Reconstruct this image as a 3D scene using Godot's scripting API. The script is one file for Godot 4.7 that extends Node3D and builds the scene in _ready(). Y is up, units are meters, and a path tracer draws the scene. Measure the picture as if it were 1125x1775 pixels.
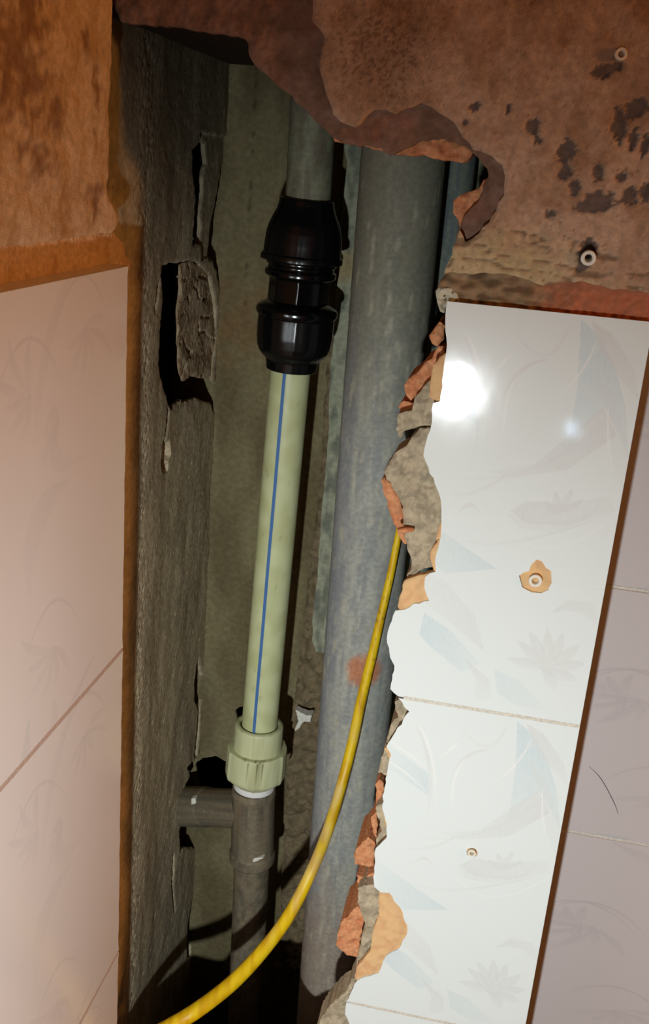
extends Node3D

# ---------------------------------------------------------------- measured frame of the photograph
const EYE := Vector3(0.0, 1.59, 0.73)          # lens; x along the tiled wall, y up, z out of the wall
const FOCAL := 1750.0
const TILE_TOP := 1.5055
const COURSE := 0.319
const LEFT_X := -0.285                          # face of the left wall's tiles
const SIDE_X := -0.310                          # mortar side of the shaft
const BACK_Z := -0.330                          # back of the shaft
const TORCH := Vector3(-0.073, 1.26, 0.90)

var noise := FastNoiseLite.new()
var grain_tex: ImageTexture
var rough_nm: ImageTexture
var fine_nm: ImageTexture
var taken := {}
var M := {}


func ray(u: float, v: float) -> Vector3:
	var a := (u - 562.5) / FOCAL
	var b := (v - 887.5) / FOCAL
	return Vector3(0.97862 * a + 0.13387 * b - 0.15613, 0.07724 * a - 0.94282 * b - 0.32422, -0.1906 * a + 0.30523 * b - 0.93301)


func at(u: float, v: float, z: float) -> Vector3:   # the point of the plane z that is seen there
	var d := ray(u, v)
	return EYE + d * ((z - EYE.z) / d.z)


func span(u: float, v: float, z: float, px: float) -> float:   # metres of so many pixels there
	var p := at(u, v, z) - EYE
	return px / FOCAL * p.dot(Vector3(-0.15613, -0.32422, -0.93301))


func front(z: float) -> Transform3D:
	return Transform3D(Basis(), Vector3(0, 0, z))


func side(x: float) -> Transform3D:                 # local x runs into the wall, y up, faces right
	return Transform3D(Basis(Vector3(0, 0, -1), Vector3(0, 1, 0), Vector3(1, 0, 0)), Vector3(x, 0, 0))


func hit(f: Transform3D, u: float, v: float) -> Vector2:
	var d := ray(u, v)
	var n := f.basis.z
	var p := EYE + d * ((f.origin - EYE).dot(n) / d.dot(n))
	var l := f.affine_inverse() * p
	return Vector2(l.x, l.y)


func outline(f: Transform3D, a: Array) -> PackedVector2Array:
	var r := PackedVector2Array()
	for i in range(0, a.size(), 2):
		r.append(hit(f, a[i], a[i + 1]))
	return r


func jag(p: PackedVector2Array, step: float, amp: float, sd := 0.0) -> PackedVector2Array:   # broken edge
	var r := PackedVector2Array()
	for i in p.size():
		var a := p[i]
		var b := p[(i + 1) % p.size()]
		var k := maxi(1, int(a.distance_to(b) / step))
		var n := (b - a).normalized().orthogonal()
		for j in k:
			var q := a.lerp(b, float(j) / k)
			r.append(q + n * amp * (fb(q, 0.004, sd) + 0.6 * fb(q, 0.0013, sd + 9.0)))
	return r


func fb(p: Vector2, cell: float, sd := 0.0) -> float:
	return noise.get_noise_3d(p.x / cell, p.y / cell, sd * 13.7)


func ss(a: float, b: float, x: float) -> float:
	return smoothstep(a, b, x)


func c8(r: float, g: float, b: float) -> Color:     # sRGB bytes to a linear colour
	return Color(r / 255.0, g / 255.0, b / 255.0).srgb_to_linear()


# ---------------------------------------------------------------- scene bookkeeping
func numbered(called: String, under: Node) -> String:
	var key := str(under.get_instance_id()) + called
	taken[key] = taken.get(key, -1) + 1
	return called if taken[key] == 0 else "%s_%03d" % [called, taken[key]]


func tag(o: Node3D, label: String, category := "", group := "", kind := "") -> Node3D:
	o.set_meta("label", label)
	if category: o.set_meta("category", category)
	if group: o.set_meta("group", group)
	if kind: o.set_meta("kind", kind)
	return o


func thing(called: String, base: Vector3, label: String, category := "", kind := "", group := "") -> Node3D:
	var o := Node3D.new()
	o.name = numbered(called, self)
	add_child(o, true)
	o.position = base
	tag(o, label, category, group, kind)
	return o


func world_of(o: Node) -> Vector3:
	var r := Vector3.ZERO
	while o != self and o is Node3D:
		r += (o as Node3D).position
		o = o.get_parent()
	return r


func part(called: String, mesh: Mesh, mat: Material, under: Node3D, label := "") -> MeshInstance3D:   # vertices are given in world metres
	var o := MeshInstance3D.new()
	o.name = numbered(called, under)
	o.mesh = mesh
	o.material_override = null
	for i in mesh.get_surface_count():
		o.set_surface_override_material(i, mat)
	under.add_child(o, true)
	o.position = -world_of(under)
	o.cast_shadow = GeometryInstance3D.SHADOW_CASTING_SETTING_ON
	if label: o.set_meta("label", label)
	return o


func box(called: String, a: Vector3, b: Vector3, mat: Material, under: Node3D) -> MeshInstance3D:
	var m := BoxMesh.new()
	m.size = b - a
	var o := MeshInstance3D.new()
	o.name = numbered(called, under)
	o.mesh = m
	o.set_surface_override_material(0, mat)
	under.add_child(o, true)
	o.position = (a + b) * 0.5 - world_of(under)
	return o


# ---------------------------------------------------------------- mesh makers
func finish(v: PackedVector3Array, idx: PackedInt32Array, col: PackedColorArray, uv: PackedVector2Array, given := PackedVector3Array()) -> ArrayMesh:
	var n := given
	if n.is_empty():
		n.resize(v.size())
		for t in range(0, idx.size(), 3):
			var a := idx[t]
			var b := idx[t + 1]
			var c := idx[t + 2]
			var k := (v[c] - v[a]).cross(v[b] - v[a])
			n[a] += k
			n[b] += k
			n[c] += k
		for i in n.size():
			n[i] = n[i].normalized() if n[i].length_squared() > 0.0 else Vector3.UP
	var arr := []
	arr.resize(Mesh.ARRAY_MAX)
	arr[Mesh.ARRAY_VERTEX] = v
	arr[Mesh.ARRAY_NORMAL] = n
	if col.size() == v.size(): arr[Mesh.ARRAY_COLOR] = col
	if uv.size() == v.size(): arr[Mesh.ARRAY_TEX_UV] = uv
	arr[Mesh.ARRAY_INDEX] = idx
	var m := ArrayMesh.new()
	m.add_surface_from_arrays(Mesh.PRIMITIVE_TRIANGLES, arr)
	return m


func near_edge(p: Vector2, poly: PackedVector2Array) -> Vector2:
	var best := poly[0]
	var bd := 1e9
	for i in poly.size():
		var q := Geometry2D.get_closest_point_to_segment(p, poly[i], poly[(i + 1) % poly.size()])
		var d := q.distance_squared_to(p)
		if d < bd:
			bd = d
			best = q
	return best


# A worked surface: a grid clipped to an outline, raised and coloured by functions of the place, with sides that go back.
func relief(f: Transform3D, poly: PackedVector2Array, step: float, high: Callable, tint: Callable, back := 0.01, drop := 0.0, holes := []) -> ArrayMesh:
	var lo := poly[0]
	var hi := poly[0]
	for p in poly:
		lo = lo.min(p)
		hi = hi.max(p)
	lo -= Vector2(step, step) * 0.37
	var nx := int(ceil((hi.x - lo.x) / step)) + 1
	var ny := int(ceil((hi.y - lo.y) / step)) + 1
	var inside := PackedByteArray()
	inside.resize((nx + 2) * (ny + 2))
	for j in ny:
		for i in nx:
			var mid := lo + Vector2(i + 0.5, j + 0.5) * step
			if Geometry2D.is_point_in_polygon(mid, poly) and not holes.any(func(h): return Geometry2D.is_point_in_polygon(mid, h)):
				inside[(j + 1) * (nx + 2) + i + 1] = 1
	var ids := PackedInt32Array()
	ids.resize((nx + 1) * (ny + 1))
	ids.fill(-1)
	var v := PackedVector3Array()
	var col := PackedColorArray()
	var uv := PackedVector2Array()
	var idx := PackedInt32Array()
	var w := nx + 2
	for j in ny + 1:
		for i in nx + 1:
			var n := inside[j * w + i] + inside[j * w + i + 1] + inside[(j + 1) * w + i] + inside[(j + 1) * w + i + 1]
			if n == 0:
				continue
			var p := lo + Vector2(i, j) * step
			var d := 0.0
			if n < 4:
				var q := near_edge(p, poly)
				for h in holes:
					var q2 := near_edge(p, h)
					if q2.distance_squared_to(p) < q.distance_squared_to(p): q = q2
				if q.distance_to(p) < step * 1.5:
					p = q
				d = drop
			ids[j * (nx + 1) + i] = v.size()
			v.append(f * Vector3(p.x, p.y, high.call(p) - d))
			col.append(tint.call(p))
			uv.append(p)
	var rim := []
	for j in ny:
		for i in nx:
			if inside[(j + 1) * w + i + 1] == 0:
				continue
			var a := ids[j * (nx + 1) + i]
			var b := ids[j * (nx + 1) + i + 1]
			var c := ids[(j + 1) * (nx + 1) + i + 1]
			var d := ids[(j + 1) * (nx + 1) + i]
			idx.append_array([a, d, c, a, c, b])
			if inside[j * w + i + 1] == 0: rim.append([b, a])
			if inside[(j + 2) * w + i + 1] == 0: rim.append([d, c])
			if inside[(j + 1) * w + i] == 0: rim.append([a, d])
			if inside[(j + 1) * w + i + 2] == 0: rim.append([c, b])
	var inv := f.affine_inverse()
	for e in rim:
		var s := v.size()
		for k in 2:
			var p3: Vector3 = inv * v[e[k]]
			v.append(v[e[k]])
			var depth := back
			for h in holes:
				if near_edge(Vector2(p3.x, p3.y), h).distance_squared_to(Vector2(p3.x, p3.y)) < 1e-8: depth = 0.004 - p3.z
			v.append(f * Vector3(p3.x, p3.y, minf(-depth, p3.z - 0.0005)))
			col.append(col[e[k]])
			col.append(col[e[k]])
			uv.append(uv[e[k]])
			uv.append(uv[e[k]] + Vector2(back, 0))
		idx.append_array([s, s + 1, s + 3, s, s + 3, s + 2])
	return finish(v, idx, col, uv)


# A flat piece with thickness and a small bevel.
func slab(f: Transform3D, poly_in: PackedVector2Array, top: float, back: float, bevel: float, rect := Rect2()) -> ArrayMesh:
	var poly := poly_in.duplicate()
	var area := 0.0
	for i in poly.size():
		area += poly[i].cross(poly[(i + 1) % poly.size()])
	if area < 0.0: poly.reverse()
	var k := poly.size()
	var ins := PackedVector2Array()
	for i in k:
		var e := (poly[(i + 1) % k] - poly[(i - 1 + k) % k]).normalized()
		ins.append(poly[i] + Vector2(-e.y, e.x) * bevel)
	var tri := Geometry2D.triangulate_polygon(ins)
	if tri.is_empty():
		ins = poly
		tri = Geometry2D.triangulate_polygon(ins)
	var v := PackedVector3Array()
	var n := PackedVector3Array()
	var uv := PackedVector2Array()
	var idx := PackedInt32Array()
	var put := func(p: Vector2, h: float, nn: Vector3) -> void:
		v.append(f * Vector3(p.x, p.y, h))
		n.append(f.basis * nn)
		uv.append(Vector2((p.x - rect.position.x) / rect.size.x, 1.0 - (p.y - rect.position.y) / rect.size.y) if rect.has_area() else p)
	for p in ins: put.call(p, top, Vector3(0, 0, 1))
	for t in range(0, tri.size(), 3):
		var a := tri[t]
		var b := tri[t + 1]
		var c := tri[t + 2]
		if (ins[b] - ins[a]).cross(ins[c] - ins[a]) > 0.0: idx.append_array([a, c, b])
		else: idx.append_array([a, b, c])
	for i in k:
		var j := (i + 1) % k
		var e := (poly[j] - poly[i]).normalized()
		var o := Vector3(e.y, -e.x, 0)
		var s := v.size()
		for q in [[ins[i], top, (o + Vector3(0, 0, 1)).normalized()], [ins[j], top, (o + Vector3(0, 0, 1)).normalized()], [poly[i], top - bevel, o], [poly[j], top - bevel, o], [poly[i], back, o], [poly[j], back, o]]:
			put.call(q[0], q[1], q[2])
		idx.append_array([s, s + 1, s + 3, s, s + 3, s + 2, s + 2, s + 3, s + 5, s + 2, s + 5, s + 4])
	return finish(v, idx, PackedColorArray(), uv, n)


# Turned round the line p0-p1. prof: [[t, radius], ...]; swell(angle, t) scales the radius; tint(point, angle) colours.
func lathe(p0: Vector3, p1: Vector3, prof: Array, seg := 48, swell = null, tint = null, aim := Vector3(0, 0, 1)) -> ArrayMesh:
	var ax := (p1 - p0).normalized()
	var ex := (aim - ax * aim.dot(ax)).normalized()
	var ey := ax.cross(ex)
	var v := PackedVector3Array()
	var col := PackedColorArray()
	var uv := PackedVector2Array()
	var idx := PackedInt32Array()
	for j in prof.size():
		for i in seg + 1:
			var a := TAU * i / seg
			var t: float = prof[j][0]
			var r: float = prof[j][1]
			if swell != null: r *= swell.call(a, t)
			var p := p0.lerp(p1, t) + (ex * cos(a) + ey * sin(a)) * r
			v.append(p)
			uv.append(Vector2(float(i) / seg, t))
			if tint != null: col.append(tint.call(p, a))
	for j in prof.size() - 1:
		for i in seg:
			var a := j * (seg + 1) + i
			var b := a + seg + 1
			idx.append_array([a, a + 1, b + 1, a, b + 1, b])
	var m := finish(v, idx, col, uv)
	var arr := m.surface_get_arrays(0)          # close the seam of the normals
	var n: PackedVector3Array = arr[Mesh.ARRAY_NORMAL]
	for j in prof.size():
		var k := (n[j * (seg + 1)] + n[j * (seg + 1) + seg]).normalized()
		n[j * (seg + 1)] = k
		n[j * (seg + 1) + seg] = k
	var mid: Vector3 = v[(prof.size() / 2) * (seg + 1)] - p0
	return finish(v, idx, col, uv, n)


func crisp(prof: Array, b := 0.0006, length := 0.1) -> Array:   # doubles the corners, so that edges stay sharp
	var r := []
	for i in prof.size():
		if i > 0 and i < prof.size() - 1:
			var a: Array = prof[i - 1]
			var c: Array = prof[i]
			var d: Array = prof[i + 1]
			var l1 := Vector2((c[0] - a[0]) * length, c[1] - a[1])
			var l2 := Vector2((d[0] - c[0]) * length, d[1] - c[1])
			var k1 := minf(b, l1.length() * 0.4) / maxf(l1.length(), 1e-7)
			var k2 := minf(b, l2.length() * 0.4) / maxf(l2.length(), 1e-7)
			r.append([lerpf(c[0], a[0], k1), lerpf(c[1], a[1], k1)])
			r.append([lerpf(c[0], d[0], k2), lerpf(c[1], d[1], k2)])
		else:
			r.append(prof[i])
	return r


func tube(pts: Array, rad: Array, seg := 20, steps := 14, tint = null) -> ArrayMesh:
	var path: Array[Vector3] = []
	var rr: Array[float] = []
	for i in pts.size() - 1:
		var a: Vector3 = pts[maxi(i - 1, 0)]
		var b: Vector3 = pts[i]
		var c: Vector3 = pts[i + 1]
		var d: Vector3 = pts[mini(i + 2, pts.size() - 1)]
		for k in steps:
			var t := float(k) / steps
			path.append(b.cubic_interpolate(c, a, d, t))
			rr.append(lerpf(rad[i], rad[i + 1], t))
	path.append(pts[-1])
	rr.append(rad[-1])
	var v := PackedVector3Array()
	var col := PackedColorArray()
	var uv := PackedVector2Array()
	var idx := PackedInt32Array()
	var n := PackedVector3Array()
	for j in path.size():
		var dir := (path[mini(j + 1, path.size() - 1)] - path[maxi(j - 1, 0)]).normalized()
		var ex := dir.cross(Vector3(0, 0, 1)).normalized()
		var ey := ex.cross(dir)
		for i in seg + 1:
			var a := TAU * i / seg
			var o := ex * cos(a) + ey * sin(a)
			v.append(path[j] + o * rr[j])
			n.append(o)
			uv.append(Vector2(float(i) / seg, j * 0.1))
			if tint != null: col.append(tint.call(path[j] + o * rr[j], float(j) / path.size()))
	for j in path.size() - 1:
		for i in seg:
			var a := j * (seg + 1) + i
			var b := a + seg + 1
			idx.append_array([a, a + 1, b + 1, a, b + 1, b])
	for e in 2:
		var s := v.size()
		var ring := 0 if e == 0 else (path.size() - 1) * (seg + 1)
		v.append(path[0] if e == 0 else path[-1])
		n.append((path[0] - path[1]).normalized() if e == 0 else (path[-1] - path[-2]).normalized())
		uv.append(Vector2.ZERO)
		if tint != null: col.append(col[ring])
		for i in seg: idx.append_array([s, ring + i, ring + i + 1] if e == 0 else [s, ring + i + 1, ring + i])
	return finish(v, idx, col, uv, n)


# ---------------------------------------------------------------- materials
func grey_image(cell: float, lo: float, hi: float, sd: int, oct := 4, size := 512) -> Image:
	var f := FastNoiseLite.new()
	f.seed = sd
	f.noise_type = FastNoiseLite.TYPE_SIMPLEX_SMOOTH
	f.frequency = 1.0 / cell
	f.fractal_octaves = oct
	f.fractal_gain = 0.6
	var im := f.get_seamless_image(size, size)
	im.convert(Image.FORMAT_RGB8)
	im.adjust_bcs(lo, hi, 1.0)
	return im


func bumps(cell: float, strength: float, sd: int, oct := 4) -> ImageTexture:
	var f := FastNoiseLite.new()
	f.seed = sd
	f.frequency = 1.0 / cell
	f.fractal_octaves = oct
	f.fractal_gain = 0.6
	var im := f.get_seamless_image(512, 512)
	im.convert(Image.FORMAT_RGB8)
	im.bump_map_to_normal_map(strength)
	return ImageTexture.create_from_image(im)


func mat(called: String, col: Color, rough: float, spec := 0.5, nm: ImageTexture = null, nscale := 1.0, size := 0.12, grain := false, vcol := false) -> StandardMaterial3D:
	var m := StandardMaterial3D.new()
	m.resource_name = called
	m.albedo_color = col
	m.roughness = rough
	m.metallic_specular = spec
	m.uv1_triplanar = true
	m.uv1_world_triplanar = true
	m.uv1_scale = Vector3.ONE / size
	if grain: m.albedo_texture = grain_tex
	if nm:
		m.normal_enabled = true
		m.normal_texture = nm
		m.normal_scale = nscale
	m.vertex_color_use_as_albedo = vcol
	M[called] = m
	return m


func blank(w: int, h: int, c: Color) -> Image:
	var im := Image.create(w, h, false, Image.FORMAT_RGB8)
	im.fill(c)
	return im


# One printed leaf: filled where the point lies in the outline, fading along its length.
func stamp(im: Image, poly: PackedVector2Array, c: Color, strength: float, fade: Vector2) -> void:
	var lo := poly[0]
	var hi := poly[0]
	for p in poly:
		lo = lo.min(p)
		hi = hi.max(p)
	var l := maxf((hi - lo).dot(fade.abs()), 1.0)
	for y in range(maxi(0, int(lo.y)), mini(im.get_height(), int(hi.y) + 1)):
		for x in range(maxi(0, int(lo.x)), mini(im.get_width(), int(hi.x) + 1)):
			var p := Vector2(x + 0.5, y + 0.5)
			if Geometry2D.is_point_in_polygon(p, poly):
				var s := (p - (lo if fade.x + fade.y > 0.0 else hi)).dot(fade) / l
				var streak := 0.78 + 0.3 * noise.get_noise_2d(p.x * 0.22, p.y * 0.05)
				im.set_pixel(x, y, im.get_pixel(x, y).lerp(c, clampf(strength * (1.0 - 0.75 * s) * streak, 0.0, 1.0)))


func curl(im: Image, a: Vector2, b: Vector2, c: Vector2, width: float, col: Color, strength: float) -> void:   # a printed tapering line
	var poly := PackedVector2Array()
	var other := PackedVector2Array()
	for i in 25:
		var t := i / 24.0
		var p := a.lerp(b, t).lerp(b.lerp(c, t), t)
		var d := (b - a).lerp(c - b, t).normalized().orthogonal()
		var w := width * (0.15 + sin(PI * t))
		poly.append(p + d * w * 0.5)
		other.append(p - d * w * 0.5)
	other.reverse()
	poly.append_array(other)
	stamp(im, poly, col, strength, Vector2(0, 0.3))


func leafy(base: Color, grey: Color, blue: Color, sd: int) -> ImageTexture:    # swirls for the side walls' tiles
	var r := RandomNumberGenerator.new()
	r.seed = sd
	var im := blank(256, 384, base)
	for i in 12:
		var a := Vector2(r.randf_range(-20, 270), r.randf_range(-20, 400))
		var b := a + Vector2(r.randf_range(-90, 90), r.randf_range(-90, 90))
		var c := b + Vector2(r.randf_range(-80, 80), r.randf_range(-80, 80))
		curl(im, a, b, c, r.randf_range(8, 30), blue if i % 4 == 0 else grey, r.randf_range(0.4, 0.9))
	for i in 3:
		var o := Vector2(r.randf_range(40, 210), r.randf_range(40, 340))
		for k in 6:
			var d := Vector2.from_angle(k * 0.55 + i) * r.randf_range(30, 60)
			curl(im, o, o + d * 0.6 + d.orthogonal() * 0.2, o + d, 7, grey, 0.8)
		curl(im, o + Vector2(-50, 0), o + Vector2(0, -90), o + Vector2(50, 10), 3, grey, 1.0)
	return ImageTexture.create_from_image(im)


# ---------------------------------------------------------------- scene
func _ready() -> void:
	noise.seed = 7
	noise.noise_type = FastNoiseLite.TYPE_SIMPLEX_SMOOTH
	noise.frequency = 1.0
	noise.fractal_octaves = 2

	var cam := Camera3D.new()
	cam.name = "camera"
	cam.fov = rad_to_deg(2.0 * atan(887.5 / FOCAL))
	cam.near = 0.02
	cam.far = 20.0
	cam.transform = Transform3D(Basis(Vector3(0.97862, 0.07724, -0.1906), Vector3(-0.13387, 0.94282, -0.30523), Vector3(0.15613, 0.32422, 0.93301)).orthonormalized(), EYE)
	add_child(cam)
	cam.make_current()

	var we := WorldEnvironment.new()
	we.name = "surroundings"
	var env := Environment.new()
	env.background_mode = Environment.BG_COLOR
	env.background_color = Color(0.02, 0.02, 0.02)
	env.tonemap_mode = Environment.TONE_MAPPER_LINEAR
	env.tonemap_exposure = 1.0
	env.sdfgi_enabled = true
	env.ssao_enabled = true
	env.ssil_enabled = true
	we.environment = env
	add_child(we)

	# the photographer's light, held below and left of the lens
	var torch := SpotLight3D.new()
	torch.name = "photo_light"
	add_child(torch)
	torch.position = TORCH
	torch.look_at_from_position(TORCH, Vector3(-0.15, 0.84, 0.0), Vector3.UP)
	torch.light_color = Color(0.945, 0.985, 1.0)
	torch.light_energy = 0.82
	torch.spot_range = 6.0
	torch.spot_attenuation = 2.0
	torch.spot_angle = 56.0
	torch.spot_angle_attenuation = 1.0
	torch.light_size = 0.011
	torch.shadow_enabled = true

	var glint := OmniLight3D.new()
	glint.name = "indicator_light"
	add_child(glint)
	glint.position = Vector3(0.105, 1.258, 0.73)
	glint.light_color = Color(0.75, 0.88, 1.0)
	glint.light_energy = 0.002
	glint.light_size = 0.008
	glint.omni_range = 6.0
	glint.omni_attenuation = 2.0
	glint.shadow_enabled = true

	var warm := OmniLight3D.new()
	warm.name = "bulb_light"
	add_child(warm)
	warm.position = Vector3(2.40, 1.90, 0.67)
	warm.light_color = Color(1.0, 0.69, 0.38)
	warm.light_energy = 1.6
	warm.light_size = 0.11
	warm.omni_range = 6.0
	warm.omni_attenuation = 2.0
	warm.shadow_enabled = true

	make_materials()
	room()
	left_wall()
	shaft()
	front_wall()
	recess_wall()
	pipes()
	fittings()
	hose()
	plugs()
	lamp()


func make_materials() -> void:
	var g := grey_image(40.0, 1.0, 1.0, 3, 5)
	for y in 512:
		for x in 512:
			var k := 0.86 + 0.14 * clampf(g.get_pixel(x, y).r * 1.6 - 0.3, 0.0, 1.0)
			g.set_pixel(x, y, Color(k, k, k))
	grain_tex = ImageTexture.create_from_image(g)
	rough_nm = bumps(26.0, 6.0, 5, 5)
	fine_nm = bumps(9.0, 3.0, 8, 3)
	mat("mortar", Color.WHITE, 0.95, 0.2, rough_nm, 0.3, 0.11, true, true)
	mat("plaster", Color.WHITE, 0.92, 0.25, fine_nm, 0.6, 0.10, true, true)
	mat("brick", Color.WHITE, 0.95, 0.15, rough_nm, 0.7, 0.07, true, true)
	mat("biscuit", Color.WHITE, 0.9, 0.2, fine_nm, 0.5, 0.06, false, true)
	mat("rough_wall", Color8(150, 128, 108), 0.9, 0.2, rough_nm, 0.6, 0.2, true)
	mat("dark_rubble", Color8(70, 58, 46), 0.95, 0.2, rough_nm, 1.0, 0.1, true)
	mat("screed", Color8(120, 112, 104), 0.8, 0.3, rough_nm, 0.4, 0.3, true)
	mat("grout", Color8(224, 219, 204), 0.9, 0.2, fine_nm, 0.5, 0.05, true)
	mat("brown_grout", Color8(212, 190, 176), 0.9, 0.2, fine_nm, 0.5, 0.05, true)
	mat("ppr", Color.WHITE, 0.42, 0.4, fine_nm, 0.06, 0.08, false, true)
	mat("blue_line", Color8(70, 112, 165), 0.5, 0.4)
	mat("black_plastic", Color8(8, 10, 11), 0.15, 0.5, fine_nm, 0.05, 0.06)
	mat("black_nut", Color8(10, 12, 13), 0.25, 0.5, fine_nm, 0.08, 0.05)
	mat("dusty_pipe", Color.WHITE, 0.6, 0.35, fine_nm, 0.25, 0.08, true, true)
	mat("drain", Color.WHITE, 0.62, 0.35, fine_nm, 0.35, 0.09, true, true)
	mat("yellow", Color.WHITE, 0.42, 0.45, fine_nm, 0.1, 0.05, false, true)
	mat("tape", Color8(235, 232, 226), 0.85, 0.3, fine_nm, 0.6, 0.03)
	mat("plug", Color8(225, 220, 205), 0.5, 0.4)
	mat("white_chip", Color8(226, 220, 206), 0.9, 0.3, fine_nm, 0.6, 0.03)
	mat("metal", Color8(150, 145, 135), 0.4, 0.5)
	var b := mat("bulb", Color8(255, 220, 170), 0.6)
	b.emission_enabled = true
	b.emission = Color(1.0, 0.6, 0.3)
	b.emission_energy_multiplier = 3.0
	var ripple := bumps(60.0, 5.0, 14, 2)
	var glazed := func(called: String, tex: ImageTexture, rough: float) -> void:
		var m := StandardMaterial3D.new()
		m.resource_name = called
		m.albedo_texture = tex
		m.roughness = rough
		m.metallic_specular = 0.5
		m.normal_enabled = true
		m.normal_texture = ripple
		m.normal_scale = 0.014
		M[called] = m
	glazed.call("tile_glaze", printed_tile(), 0.08)
	glazed.call("left_glaze", leafy(Color8(238, 235, 233), Color8(226, 223, 223), Color8(222, 225, 226), 21), 0.2)
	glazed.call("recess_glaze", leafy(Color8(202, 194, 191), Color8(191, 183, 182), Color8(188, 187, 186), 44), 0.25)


func tile_xy(course: int, u: float, v: float) -> Vector2:    # place on a tile, in pixels of its print
	var p := at(u, v, 0.0)
	return Vector2((p.x + 0.118) / 0.214 * 384.0, (TILE_TOP - course * COURSE - p.y) / COURSE * 576.0)


func printed_tile() -> ImageTexture:
	var im := blank(384, 576, Color8(224, 231, 227))
	var grey := Color8(215, 218, 214)
	var blue := Color8(202, 217, 219)
	var put := func(course: int, a: Array, c: Color, s: float, fade: Vector2) -> void:
		var poly := PackedVector2Array()
		for i in range(0, a.size(), 2): poly.append(tile_xy(course, a[i], a[i + 1]))
		stamp(im, poly, c, s, fade)
	put.call(1, [897, 1250, 925, 1275, 950, 1320, 965, 1370, 973, 1445, 955, 1405, 935, 1372, 900, 1400, 880, 1425, 893, 1340], blue, 1.0, Vector2(0, 1))
	put.call(1, [760, 1443, 830, 1440, 880, 1405, 932, 1370, 952, 1410, 880, 1450, 800, 1456], grey, 0.9, Vector2(-0.6, 0))
	put.call(1, [672, 1290, 700, 1310, 742, 1340, 744, 1380, 700, 1350, 668, 1330], blue, 0.7, Vector2(-1, 0))
	put.call(1, [795, 1500, 820, 1488, 880, 1497, 945, 1490, 955, 1512, 880, 1526, 820, 1518], grey, 0.9, Vector2(1, 0))
	put.call(1, [650, 1490, 700, 1525, 776, 1577, 700, 1578, 655, 1545], blue, 0.8, Vector2(-1, 0))
	put.call(1, [640, 1560, 700, 1590, 745, 1640, 760, 1690, 700, 1640, 645, 1600], grey, 0.6, Vector2(-0.5, 0))
	put.call(0, [735, 1062, 780, 1092, 832, 1150, 800, 1165, 745, 1120, 727, 1100], blue, 0.9, Vector2(1, 0))
	put.call(0, [805, 1140, 850, 1180, 849, 1214, 820, 1217, 826, 1180], grey, 0.8, Vector2(0, 0.4))
	put.call(0, [856, 1160, 900, 1180, 950, 1230, 900, 1225, 862, 1200], blue, 0.5, Vector2(1, 0))
	put.call(0, [1025, 556, 1060, 578, 1097, 636, 1110, 700, 1080, 662, 1042, 612], grey, 1.0, Vector2(0, 1))
	put.call(0, [1025, 640, 1050, 700, 1060, 800, 1085, 860, 1088, 760, 1060, 680], grey, 0.5, Vector2(0, 0.7))
	put.call(0, [955, 1062, 985, 1040, 1030, 1045, 1046, 1095, 1010, 1062, 980, 1058], grey, 0.8, Vector2(1, 0))
	put.call(0, [880, 890, 930, 905, 1000, 900, 1046, 870, 1010, 910, 950, 922, 900, 915], grey, 0.5, Vector2(1, 0))
	for k in [[898, 1112], [918, 1096], [948, 1090], [975, 1098], [1003, 1118], [1012, 1150], [1000, 1180], [960, 1196], [880, 1142]]:
		curl(im, tile_xy(0, 938, 1160), tile_xy(0, (938 + k[0]) * 0.5 + 12, (1160 + k[1]) * 0.5), tile_xy(0, k[0], k[1]), 15.0, grey, 0.8)
	for k in [[845, 1490], [862, 1478], [888, 1476], [905, 1492]]:
		curl(im, tile_xy(1, 860, 1510), tile_xy(1, (860 + k[0]) * 0.5 + 8, (1510 + k[1]) * 0.5), tile_xy(1, k[0], k[1]), 9.0, grey, 0.8)
	for k in [[805, 572, 850, 640, 838, 780], [902, 642, 868, 690, 873, 782], [1035, 590, 1010, 660, 945, 705], [700, 640, 790, 680, 835, 745], [720, 600, 800, 650, 840, 690], [890, 610, 870, 630, 850, 650], [1055, 700, 1050, 780, 1066, 820], [870, 900, 930, 1000, 1060, 900]]:
		curl(im, tile_xy(0, k[0], k[1]), tile_xy(0, k[2], k[3]), tile_xy(0, k[4], k[5]), 3.0, Color8(240, 240, 234), 1.0)
	for k in [[720, 1255, 760, 1330, 738, 1425], [700, 1445, 830, 1480, 960, 1370], [700, 1470, 740, 1480, 790, 1450], [800, 1262, 850, 1330, 880, 1255], [780, 1350, 800, 1300, 850, 1300], [720, 1530, 760, 1560, 930, 1520], [715, 1500, 735, 1475, 750, 1500]]:
		curl(im, tile_xy(1, k[0], k[1]), tile_xy(1, k[2], k[3]), tile_xy(1, k[4], k[5]), 5.0, Color8(218, 218, 216), 0.9)
	return ImageTexture.create_from_image(im)


func room() -> void:
	var f := thing("floor", Vector3(0.5, 0, 0.6), "bare grey screed floor of the bathroom", "", "structure")
	box("screed", Vector3(-0.42, -0.12, -0.5), Vector3(3.15, 0.0, 1.75), M.screed, f)
	var c := thing("ceiling", Vector3(0.5, 2.6, 0.6), "bare plaster ceiling of the bathroom", "", "structure")
	box("plaster", Vector3(-0.42, 2.6, -0.5), Vector3(3.15, 2.72, 1.75), M.rough_wall, c)
	var r := thing("wall_rear", Vector3(0.5, 0, 1.6), "plain plaster wall behind the photographer", "", "structure")
	box("plaster", Vector3(-0.42, 0, 1.6), Vector3(3.15, 2.6, 1.72), M.rough_wall, r)
	var e := thing("wall_right", Vector3(3.0, 0, 0.6), "plain plaster wall at the far right", "", "structure")
	box("plaster", Vector3(3.0, 0, -0.5), Vector3(3.12, 2.6, 1.6), M.rough_wall, e)


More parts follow.
